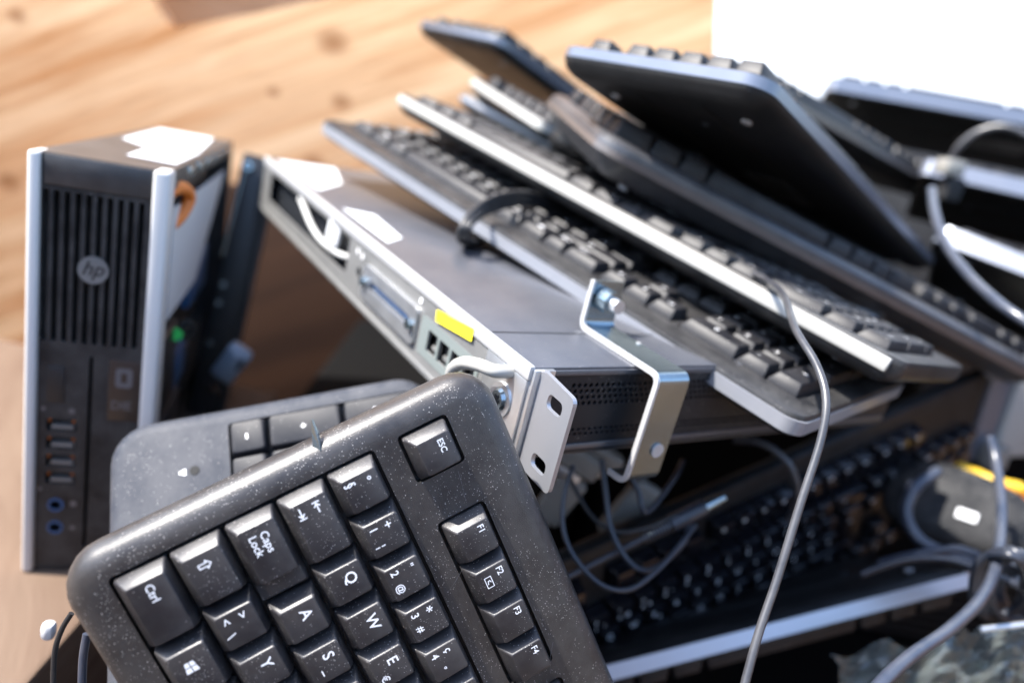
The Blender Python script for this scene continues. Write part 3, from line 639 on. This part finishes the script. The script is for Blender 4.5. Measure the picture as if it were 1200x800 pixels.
# zinc bracket : bent strip sheet, profile in x-z, width along -y
prof = [(44.5, 71), (44.5, 46.2), (-15, 46.2), (-15, -9), (-3, -10)]
prof = round_poly(prof + [(p[0], p[1]) for p in []], 0, 1) if 0 else prof
bm = bmesh.new()
def bent(prof, y0, y1, th):
    pts = []
    P_ = [Vector(p) for p in prof]
    for i, p in enumerate(P_):
        if i in (0, len(P_) - 1): pts.append(p); continue
        u = (P_[i - 1] - p).normalized() * 5; v = (P_[i + 1] - p).normalized() * 5
        for j in range(6):
            t = j / 5; a = p + u; b = p + v; pts.append(a.lerp(p, t).lerp(p.lerp(b, t), t))
    L_, R_ = [], []
    for i, p in enumerate(pts):
        d = (pts[min(i + 1, len(pts) - 1)] - pts[max(i - 1, 0)]).normalized(); n = Vector((-d.y, d.x)) * th / 2
        L_.append(p + n); R_.append(p - n)
    rows = []
    for y in (y0, y1):
        rows.append(([bm.verts.new((p.x * mm, -y * mm, p.y * mm)) for p in L_], [bm.verts.new((p.x * mm, -y * mm, p.y * mm)) for p in R_]))
    (a, b), (c, d) = rows
    for i in range(len(a) - 1):
        for q in ((a[i], a[i + 1], b[i + 1], b[i]), (c[i], c[i + 1], d[i + 1], d[i]), (a[i], a[i + 1], c[i + 1], c[i]), (b[i], b[i + 1], d[i + 1], d[i])): bm.faces.new(q)
    for i in (0, -1): bm.faces.new((a[i], b[i], d[i], c[i]))
bent(prof, 60.8, 80, 1.8)
BR = empty('steel_bracket', 'shiny zinc bent bracket hooked over the end of the rack appliance', 'bracket', fr(*POSE['rack']))
link('bent_strip', fin(bm, 'bent', 35), M['zinc'], BR)
bm = bmesh.new(); bent(prof, 59.2, 60.6, 2.6); link('edge_highlight', fin(bm, 'bent', 35), M['lip'], BR)  # paler strip added for the highlight along the bracket's cut edge
cyl('bolt_head', (43 * mm, -68 * mm, 62 * mm), (-1, 0, 0), 6 * mm, 8 * mm, M['zinc'], BR, 24)
cyl('bolt_shaft', (35 * mm, -68 * mm, 62 * mm), (-1, 0, 0), 3.6 * mm, 5 * mm, M['steel'], BR, 16)
cyl('bolt_washer', (46 * mm, -68 * mm, 62 * mm), (1, 0, 0), 7 * mm, 2 * mm, M['white_pl'], BR, 24)
cyl('rivet', (-16.2 * mm, -73 * mm, 8 * mm), (-1, 0, 0), 3.6 * mm, .8 * mm, M['lip'], BR, 18)
cyl('rivet', (20 * mm, -78 * mm, 47.2 * mm), (0, 0, 1), 1.2 * mm, .5 * mm, M['lip'], BR, 12)

# ------------------------------------------------------------------ keyboards
restL = lambda k: k[0] < 6 and k[1] > 5
restN = lambda k: k[0] >= 18.5 and k[1] < 2 and k[0] < 21
A, BW, BD = keyboard(POSE['A'], 'dusty black keyboard in the foreground, tilted so its Esc corner points up', M['kbA'], M['keyA'], style='tall', prof='soft', r0=.016, top=1.15, my=.87, mx=.62, fy=5.55, kz=-.0008, rest=restN)
keyboard(POSE['B'], 'slate grey flat-key keyboard standing behind the dusty one, numeric pad end up', M['kbB'], M['keyB'], style='flat', prof='soft', r0=.020, top=1.65, mx=.60, my=.51, fy=5.5, rest=lambda k: 2 <= k[0] < 8 and k[1] > 5, kz=.0)
B_ = bpy.data.objects['keyboard.001']
bx, by = (22.5 + 1.2) * U - .60 * U - 1.10 * U, .51 * U + 5 * U + .93 * U
# status lamp window and print near the corner of the grey keyboard
lw = cyl('lamp_window', (bx, by, -.0004), (0, 0, 1), .0024, .0007, M['hole'], B_, 20)
bm = bmesh.new(); strokes_bm(bm, [(-.0012, .0046, .0012, .0046), (-.0007, .0058, .0007, .0058), (-.0003, .0069, .0003, .0069)], .0009); me = bpy.data.meshes.new('p'); bm.to_mesh(me); bm.free()
link('printed_mark', me, M['legend'], B_, (bx, by, .0002))
keyboard(POSE['C'], 'black keyboard lying face up on the grey rack appliance, bottom of the stack', M['kb'], M['key'], band=M['silver'], bandz=(-.0105, -.003), my=1.1, top=.6, mx=.7, rest=restL, kz=-.001, style='tall')
keyboard(POSE['D'], 'black keyboard with white front edge, second from the bottom of the stack', M['kb'], M['key'], band=M['white_pl'], bandz=(-.0090, -.0018), my=.5, top=.6, rest=restL, kz=-.002, front_only=True, style='tall')
keyboard(POSE['E'], 'black keyboard with thin silver edge, third from the bottom of the stack', M['kb'], M['key'], band=M['silver'], bandz=(-.009, -.004), my=.5, top=.6, rest=restL, kz=-.002, front_only=True, style='tall')
keyboard(POSE['F'], 'short stretch of black keyboard with cream edge showing under the topmost left keyboard', M['kb'], M['key'], band=M['white_pl'], bandz=(-.0090, -.0018), my=.5, top=.6, rest=restL, kz=-.002)
keyboard(POSE['H'], 'large black keyboard with a sloping brown edge crossing the stack to the right', M['kbH'], M['key'], band=M['darkband'], bandz=(-.0112, -.0072), prof='thick', my=1.3, top=.9, r0=.022, rest=restN)
keyboard(POSE['G'], 'black keyboard jutting out at the far upper left of the stack', M['kb'], M['key'], band=M['greyband'], my=.7, top=.6, r0=.016, rest=restN)
keyboard(POSE['I'], 'topmost black keyboard raised so its dark underside and feet show', M['under'], M['key'], band=M['greyband'], bandz=(-.0075, -.0015), my=.6, top=.6, r0=.016, rest=restN)
keyboard(POSE['J'], 'black keyboard with a plugged cable behind the topmost one, pointing right', M['under'], M['key'], band=M['darkband'], prof='thick', bandz=(-.0120, -.0062), my=.6, top=.6, r0=.014, rest=restN)
_I = POSE['I']; _o = Vector(_I[0]) + Vector(_I[1]) * .09 + Vector(_I[2]) * .07 - Vector(_I[3]) * .036
keyboard([list(_o), _I[1], _I[2], _I[3]], 'black keyboard added beneath the raised topmost one to darken the gap, mostly hidden', M['under'], M['key'], my=.6, top=.6, r0=.016, rest=restN)  # added keyboard, darkens the bright gap under the raised one
for k_, lab in (('K1', 'keyboard on edge at the far right, highest of three silver edges'), ('K2', 'keyboard on edge at the far right, middle of three silver edges'), ('K3', 'keyboard on edge at the far right, lowest of three silver edges')):
    keyboard(POSE[k_], lab, M['under'], M['key'], band=M['greyband'], prof='soft', bandz=(-.0180, -.0010), my=.6, top=.6, rest=restN, legends=False)
keyboard(POSE['L'], 'black keyboard standing in deep shade below the rack appliance, keys facing out', M['under'], M['keyL'], my=.7, top=1.0, rest=restL)
keyboard(POSE['M'], 'upside down black keyboard with bright blue silver edge, lowest in front', M['under'], M['key'], band=M['brightband'], bandz=(-.0115, -.0022), my=.6, top=.6, rest=restN, legends=False)

# ------------------------------------------------------------------ dark blocks added to stand in for shade in the crate
def filler(lab, cat, a, b, fo=None):
    t = empty('dark_filler', lab, cat, Matrix.Translation(((a[0] + b[0]) / 2, (a[1] + b[1]) / 2, a[2])))
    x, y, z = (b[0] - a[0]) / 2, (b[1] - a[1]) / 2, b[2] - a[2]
    box('shell', (-x, -y, 0), (x, y, z), M['filler'], t, .008, 3)
    box('front_panel', (-x + .012, -y - .003, .012), (x - .012, -y + .001, z - .012), M['filler'], t, .001)
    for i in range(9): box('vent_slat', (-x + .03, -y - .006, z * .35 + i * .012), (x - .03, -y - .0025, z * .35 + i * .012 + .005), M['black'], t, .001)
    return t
filler('added dark casing in the shade between the desktop computer and the rack appliance', 'filler', (-.175, .76, -.398), (.16, 1.18, -.02))
filler('added dark casing in the shade behind the shaded standing keyboard', 'filler', (.18, .80, -.398), (.98, 1.18, .16))
filler('added dark casing lying deep under the upside down keyboard', 'filler', (-.10, .30, -.398), (.95, .78, -.20))
filler('added black casing below the foreground keyboard', 'filler', (-.16, -.10, -.398), (.30, .27, -.27))
tag(box('crate_side_wall', (.99, -.3, -.40), (1.02, 1.2, .42), M['floorw']), 'brown side wall of the crate at the far right', 'crate wall')

# ------------------------------------------------------------------ cables
def cable(name, label, pts, r, m, group=None, **k):
    o = tube(name, [at(*p) if len(p) == 3 else p for p in pts], r, m, None, **k); return tag(o, label, 'cable', group)
cable('cable', 'long grey cable hanging from the stack down across the bottom keyboards', [(868, 316, .43), (895, 326, .40), (918, 346, .36), (932, 385, .325), (957, 428, .305), (968, 468, .295), (962, 515, .29), (938, 590, .285), (910, 680, .28), (888, 745, .275), (870, 812, .27)], .0017, M['cable'], k=14)
cable('cable', 'slate cable running down to the right past the corner of the topmost keyboard', [(1092, 222, .66), (1096, 250, .62), (1108, 285, .58), (1135, 322, .54), (1172, 356, .50), (1212, 384, .48), (1260, 420, .47)], .0036, M['cablegl'], k=12)
cable('cable', 'grey cable arching from the plugged keyboard at the right edge', [(1112, 190, .74), (1124, 172, .73), (1142, 157, .72), (1166, 149, .71), (1190, 152, .70), (1225, 170, .69)], .0034, M['cable'], k=12)
pl_ = empty('cable_plug', 'pale plug at the corner of the keyboard pointing right', 'plug', Matrix.Translation(at(1116, 195, .74)))
box('plug_body', (-.012, -.012, -.009), (.008, .012, .006), M['cream'], pl_, .002); box('plug_boot', (-.002, -.008, -.034), (.016, .010, -.0095), M['greybody'], pl_, .003)
cable('cable', 'thick slate cable dropping from the right edge across the front of the pile', [(1160, 512, .50), (1168, 545, .49), (1174, 600, .46), (1168, 660, .42), (1150, 700, .39), (1115, 735, .36), (1068, 768, .335), (1035, 798, .32), (1005, 835, .31)], .0031, M['cablegl'], k=14)
def coil(label, cx, cy, d, rx, ry, n, r, m, tilt=0., dd=.02, drift=(0, 0), lead=None):
    pts = []
    for i in range(n * 14 + 1):
        t = i / 14 * 2 * math.pi; u = i / (n * 14); j = 1 + .10 * math.sin(i * 1.7) * .5 + .06 * math.sin(i * .37)
        x = rx * j * math.cos(t); y = ry * j * math.sin(t); X = x * math.cos(tilt) - y * math.sin(tilt); Y = x * math.sin(tilt) + y * math.cos(tilt)
        pts.append((cx + X + drift[0] * u, cy + Y + drift[1] * u, d + dd * math.sin(t) + .006 * math.sin(i * .9)))
    if lead: pts = lead + pts
    return cable('cable', label, pts, r, m, k=4)
coil('coil of blue black cable at the right end of the upside down keyboard', 1168, 683, .43, 30, 38, 5, .0024, M['cableb'], .2, .02, (22, 4), [(1010, 672, .47), (1060, 655, .46), (1110, 655, .45), (1150, 668, .44)])
coil('second coil of slate cable beside the cable crossing the right edge', 1195, 690, .45, 34, 30, 4, .0028, M['cablegl'], .5, .02, (10, 8), [(1030, 660, .49), (1090, 646, .48), (1140, 648, .47)])
cable('cable', 'thin blue black cable looping below the rack appliance, wider loop', [(672, 545, .40), (661, 580, .395), (660, 620, .39), (675, 655, .385), (705, 685, .385), (738, 690, .39), (770, 668, .40), (795, 640, .41), (815, 615, .42)], .0014, M['cableb'])
cable('cable', 'thin blue black cable looping below the rack appliance, narrower loop', [(705, 538, .42), (710, 580, .415), (716, 620, .41), (735, 655, .405), (757, 668, .405), (782, 655, .41), (804, 630, .42), (806, 600, .43)], .0016, M['cableb'])
cable('cable', 'thin black cable sagging just under the perforated end of the rack appliance', [(668, 560, .43), (690, 600, .425), (720, 622, .42), (760, 618, .42), (800, 600, .425), (842, 592, .44)], .0014, M['black'])
cable('cable', 'thin black cable draped down from the steel bracket to the shade', [(735, 552, .42), (748, 575, .42), (758, 600, .42), (790, 560, .44), (800, 540, .46)], .0016, M['cableb'])
cable('cable', 'dark cable curving from under the lowest face up keyboard', [(860, 515, .47), (895, 520, .46), (925, 545, .455), (935, 580, .46), (925, 610, .47)], .0024, M['cable'])
# lead with a metal jack
a, b = at(735, 640, .42), at(852, 580, .43); d_ = (b - a); Lg = d_.length; Z_ = d_.normalized(); X_ = Z_.orthogonal().normalized()
J = empty('jack_lead', 'blue black lead with a metal jack plug lying under the rack appliance', 'plug lead', fr(a, X_, Z_.cross(X_), Z_))
tube('lead', [(0, .004, -.06), (0, 0, -.03), (0, 0, 0), (0, 0, Lg * .18)], .0019, M['cableb'], J)
for i in range(9): cyl('strain_ring', (0, 0, Lg * (.16 + .03 * i)), (0, 0, 1), .0032 + .0001 * i, Lg * .02, M['cableb'], J, 16)
cyl('plug_body', (0, 0, Lg * .43), (0, 0, 1), .0052, Lg * .34, M['cableb'], J, 20, .0046)
cyl('jack_tip', (0, 0, Lg * .77), (0, 0, 1), .0034, Lg * .2, M['zinc'], J, 16, .0026)
# cable loops thrown over the lowest face up keyboard
for i, lab in enumerate(('black cable wound over the lowest face up keyboard, outer strand', 'black cable wound over the lowest face up keyboard, middle strand', 'black cable wound over the lowest face up keyboard, inner strand')):
    o_ = i * 7
    cable('cable', lab, [(690 + o_ * 2, 262 + o_, .56), (655, 238 + o_ * .8, .53), (615, 226 + o_ * .9, .50), (578, 232 + o_, .475), (552 + o_ * .4, 250 + o_ * .5, .458), (540 + o_ * .7, 268, .452), (538 + o_ * .8, 280, .462), (548 + o_, 284, .49), (575, 272, .52)], .0020, M['black'])
# white cable on the port face, with its square tag
wc = tube('cable', [at(352, 232, .565), at(357, 245, .545), at(366, 266, .528), at(378, 283, .512), at(398, 298, .495), at(420, 303, .478), at(442, 304, .455), at(452, 308, .447)], .0020, M['cablew'])
tag(wc, 'white cable bowed in front of the port side of the rack appliance', 'cable')
X_ = (at(402, 268, .49) - at(384, 258, .505)).normalized(); Y_ = (at(382, 290, .505) - at(384, 258, .505)); Y_ = (Y_ - X_ * Y_.dot(X_)).normalized()
tg = empty('cable_tag', 'small square white tag on the white cable', 'tag', fr(at(392, 271, .498), X_, Y_, X_.cross(Y_)))
box('tag_plate', (-.0085, -.0095, -.0015), (.0085, .0095, .0015), M['paper'], tg, .0014)
tube('tag_loop', [(0, .006, 0), (.002, .013, 0), (0, .016, .002)], .0008, M['cablew'], tg)
# connector in the shade
ct = at(272, 425, .60); X_ = (at(290, 402, .60) - at(256, 446, .62)).normalized(); Z_ = (CAM - ct).normalized(); Z_ = (Z_ - X_ * Z_.dot(X_)).normalized()
cn = empty('cable_connector', 'pale blue plastic connector in the dark gap beside the computer', 'connector', fr(ct, X_, Z_.cross(X_), Z_))
box('connector_shell', (-.019, -.010, -.008), (.017, .010, .006), M['palebl'], cn, .004, 3); box('latch', (-.012, -.004, .006), (.016, .004, .0095), M['palebl'], cn, .001); box('socket_slot', (.002, -.007, .0062), (.013, -.0045, .0068), M['hole'], cn)
tube('wire', [(-.018, 0, 0), (-.035, .004, -.004), (-.06, -.004, -.03)], .003, M['cable'], cn)
# metal sliver between the two front keyboards
a = at(373, 530, .262); b = at(366, 489, .262)
bm = bmesh.new(); vs = [at(368, 530, .2625), at(377, 528, .2615), at(373, 507, .262), at(366, 491, .2625), at(366, 505, .2635)]
nrm = (vs[1] - vs[0]).cross(vs[3] - vs[0]).normalized() * .0005
t0 = [bm.verts.new(v + nrm) for v in vs]; t1 = [bm.verts.new(v - nrm) for v in vs]; bm.faces.new(t0); bm.faces.new(t1[::-1])
for i in range(5): bm.faces.new((t0[i], t0[(i + 1) % 5], t1[(i + 1) % 5], t1[i]))
tag(link('metal_sliver', fin(bm), M['zinc']), 'pointed shiny metal sliver sticking up behind the edge of the dusty keyboard', 'metal sliver')
# lower left corner
cable('cable', 'thin black cable hanging at the lower left corner beside the wooden block', [(84, 718, .30), (72, 738, .30), (64, 765, .30), (62, 812, .30)], .0011, M['black'])
o = tube('cable', [at(102, 742, .285), at(97, 775, .285), at(96, 830, .285)], .0016, M['cablegl']); tag(o, 'slate cable just under the left edge of the dusty keyboard', 'cable')
tag(box('cable_clip', at(57, 737, .33) - Vector((.003, .003, .005)), at(57, 737, .33) + Vector((.003, .003, .004)), M['paper'], None, .0025), 'small white clip at the lower left on the wooden block', 'clip')

# ------------------------------------------------------------------ mouse-like dark device, yellow lead, cream box, clear film at the right
ct = at(1128, 598, .56); X_ = (at(1200, 640, .53) - at(1060, 590, .58)).normalized(); Z_ = (CAM - ct).normalized() + Vector((0, 0, .5)); Z_ = (Z_ - X_ * Z_.dot(X_)).normalized()
ms = empty('computer_mouse', 'dark grey rounded computer mouse with a pale label at the right edge', 'mouse', fr(ct, X_, Z_.cross(X_), Z_))
bm = bmesh.new(); bmesh.ops.create_uvsphere(bm, u_segments=32, v_segments=16, radius=1)
for v in bm.verts:
    x, y, z = v.co; k_ = 1 - .18 * x
    v.co = Vector((math.copysign(abs(x) ** .85, x) * .056, math.copysign(abs(y) ** .8, y) * .033 * k_, (z if z > 0 else z * .35) * .016))
link('shell', fin(bm, 's', 60), M['greybody'], ms); box('button_seam', (-.040, -.0004, .004), (-.02, .0004, .0152), M['hole'], ms)
bm = bmesh.new(); box_bm(bm, (-.002, -.013, .0145), (.012, -.005, .0163), .0004); link('label_sticker', fin(bm), M['paper'], ms)
cyl('wheel', (-.034, -.003, .0115), (0, 1, 0), .006, .006, M['rubber'], ms)
cable('cable', 'dark cable curling around the left side of the computer mouse', [(1098, 552, .55), (1072, 572, .535), (1062, 602, .53), (1078, 632, .52), (1115, 650, .51), (1160, 662, .50)], .0042, M['cablegl'])
cable('cable', 'yellow cable behind the mouse at the right edge', [(1122, 548, .60), (1142, 555, .60), (1170, 566, .59), (1215, 576, .58)], .0052, M['yelcab'])
cable('cable', 'orange cable just below the yellow one at the right edge', [(1176, 572, .585), (1192, 584, .58), (1220, 596, .57)], .004, M['orange'])
ct = at(1200, 480, .66)
cb = empty('plastic_housing', 'cream plastic housing at the right edge above the yellow cable', 'housing', fr(ct, Vector((.95, .25, .12)).normalized(), Vector((-.25, .95, .0)).normalized(), Vector((-.1, -.03, .99)).normalized()))
box('shell', (-.016, 0, -.05), (.09, .08, .035), M['white_pl'], cb, .004, 3); box('grey_side', (-.042, .004, -.052), (-.0165, .075, .045), M['greyband'], cb, .002)
box('plug_boot', (-.034, -.014, -.055), (-.014, .004, -.032), M['cream'], cb, .003)
bm = bmesh.new(); bmesh.ops.create_grid(bm, x_segments=26, y_segments=20, size=.5)
for v in bm.verts:
    x, y = v.co.x, v.co.y
    v.co = Vector((x * .15, y * .06, random.uniform(-.0045, .0045) + .010 * math.sin(x * 21 + y * 9) * math.cos(y * 17 - x * 5)))
c0 = at(1150, 800, .42); X_ = (at(1230, 770, .42) - at(1080, 795, .42)).normalized(); Z_ = Vector((-.1, -.35, .93)); Z_ = (Z_ - X_ * Z_.dot(X_)).normalized()
o = link('clear_film', fin(bm), M['clear']); o.matrix_world = fr(c0, X_, Z_.cross(X_), Z_); sm = o.modifiers.new('s', 'SOLIDIFY'); sm.thickness = .0006
tag(o, 'crumpled clear plastic film glinting at the lower right corner', 'plastic film')
tag(tube('metal_rod', [at(1148, 737, .42), at(1215, 729, .42)], .0018, M['steel'], smooth=False), 'short bright metal rod above the clear film', 'rod')
# pale pieces under the appliance
for (x, y, d, sx, sz, lab) in ((678, 538, .46, .016, .008, 'pale plastic piece just under the perforated panel, left of the thin cables'), (738, 598, .50, .011, .024, 'upright pale plastic piece between the thin looping cables'), (708, 534, .48, .013, .006, 'small cream plastic piece tucked under the perforated end'), (655, 583, .47, .010, .018, 'brownish pale plastic piece next to the edge of the dusty keyboard')):
    t = empty('plastic_plug', lab, 'plug', Matrix.Translation(at(x, y, d)) @ Matrix.Rotation(.4, 4, 'Y'))
    box('plug_body', (-sx, -.006, -sz), (sx, .006, sz), M['cream'], t, .003, 3); box('plug_tip', (-sx * .5, -.004, -sz - .008), (sx * .5, .004, -sz - .0005), M['steel'], t, .001)

tag(box('shade_board', (-.47, 1.10, -.40), (.20, 1.12, .145), M['shadewood'], None, .002), 'shade brown board low behind the rack appliance, added for shade on the pale back wall', 'board')  # added board with the back wall's shade put into its colour

t = empty('dark_filler', 'added tall dark casing behind the three silver edged keyboards at the right', 'filler', Matrix.Translation((.93, 1.155, -.398)))  # added dark block closing the bright gaps between keyboards
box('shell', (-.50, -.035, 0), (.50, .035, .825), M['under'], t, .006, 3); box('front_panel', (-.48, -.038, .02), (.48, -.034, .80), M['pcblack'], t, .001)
# scratches on the dusty keyboard
def on(px, py):
    o_, X, Y, Z = (Vector(v) for v in POSE['A']); r = (at(px, py, 1) - CAM); k_ = (o_ - CAM).dot(Z) / r.dot(Z); q = CAM + r * k_ - o_
    return q.dot(X), q.dot(Y)
for pts in ([(537, 552), (541, 566), (546, 587)], [(541, 668), (533, 682), (524, 694)], [(648, 752), (645, 768), (645, 788)]):
    P2 = [on(*p) for p in pts]; bm = bmesh.new()
    strokes_bm(bm, [(*P2[0], *P2[1])], .00018, z=.00006); strokes_bm(bm, [(*P2[1], *P2[2])], .00010, z=.00009)
    me = bpy.data.meshes.new('scratch'); bm.to_mesh(me); bm.free(); link('scratch', me, M['label'], A)
tag(box('front_light_blocker', (-1.30, -.60, -.40), (1.02, -.57, .44), M['wall2']), 'unseen pine wall added on the near side of the crate to block front light', 'crate wall')  # unseen wall added to cut front sky light and bounce warmth onto keys
tag(box('crate_left_wall', (-1.34, -.60, -.40), (-1.305, 1.2, .44), M['wall2']), 'pine wall closing the left side of the crate', 'crate wall')
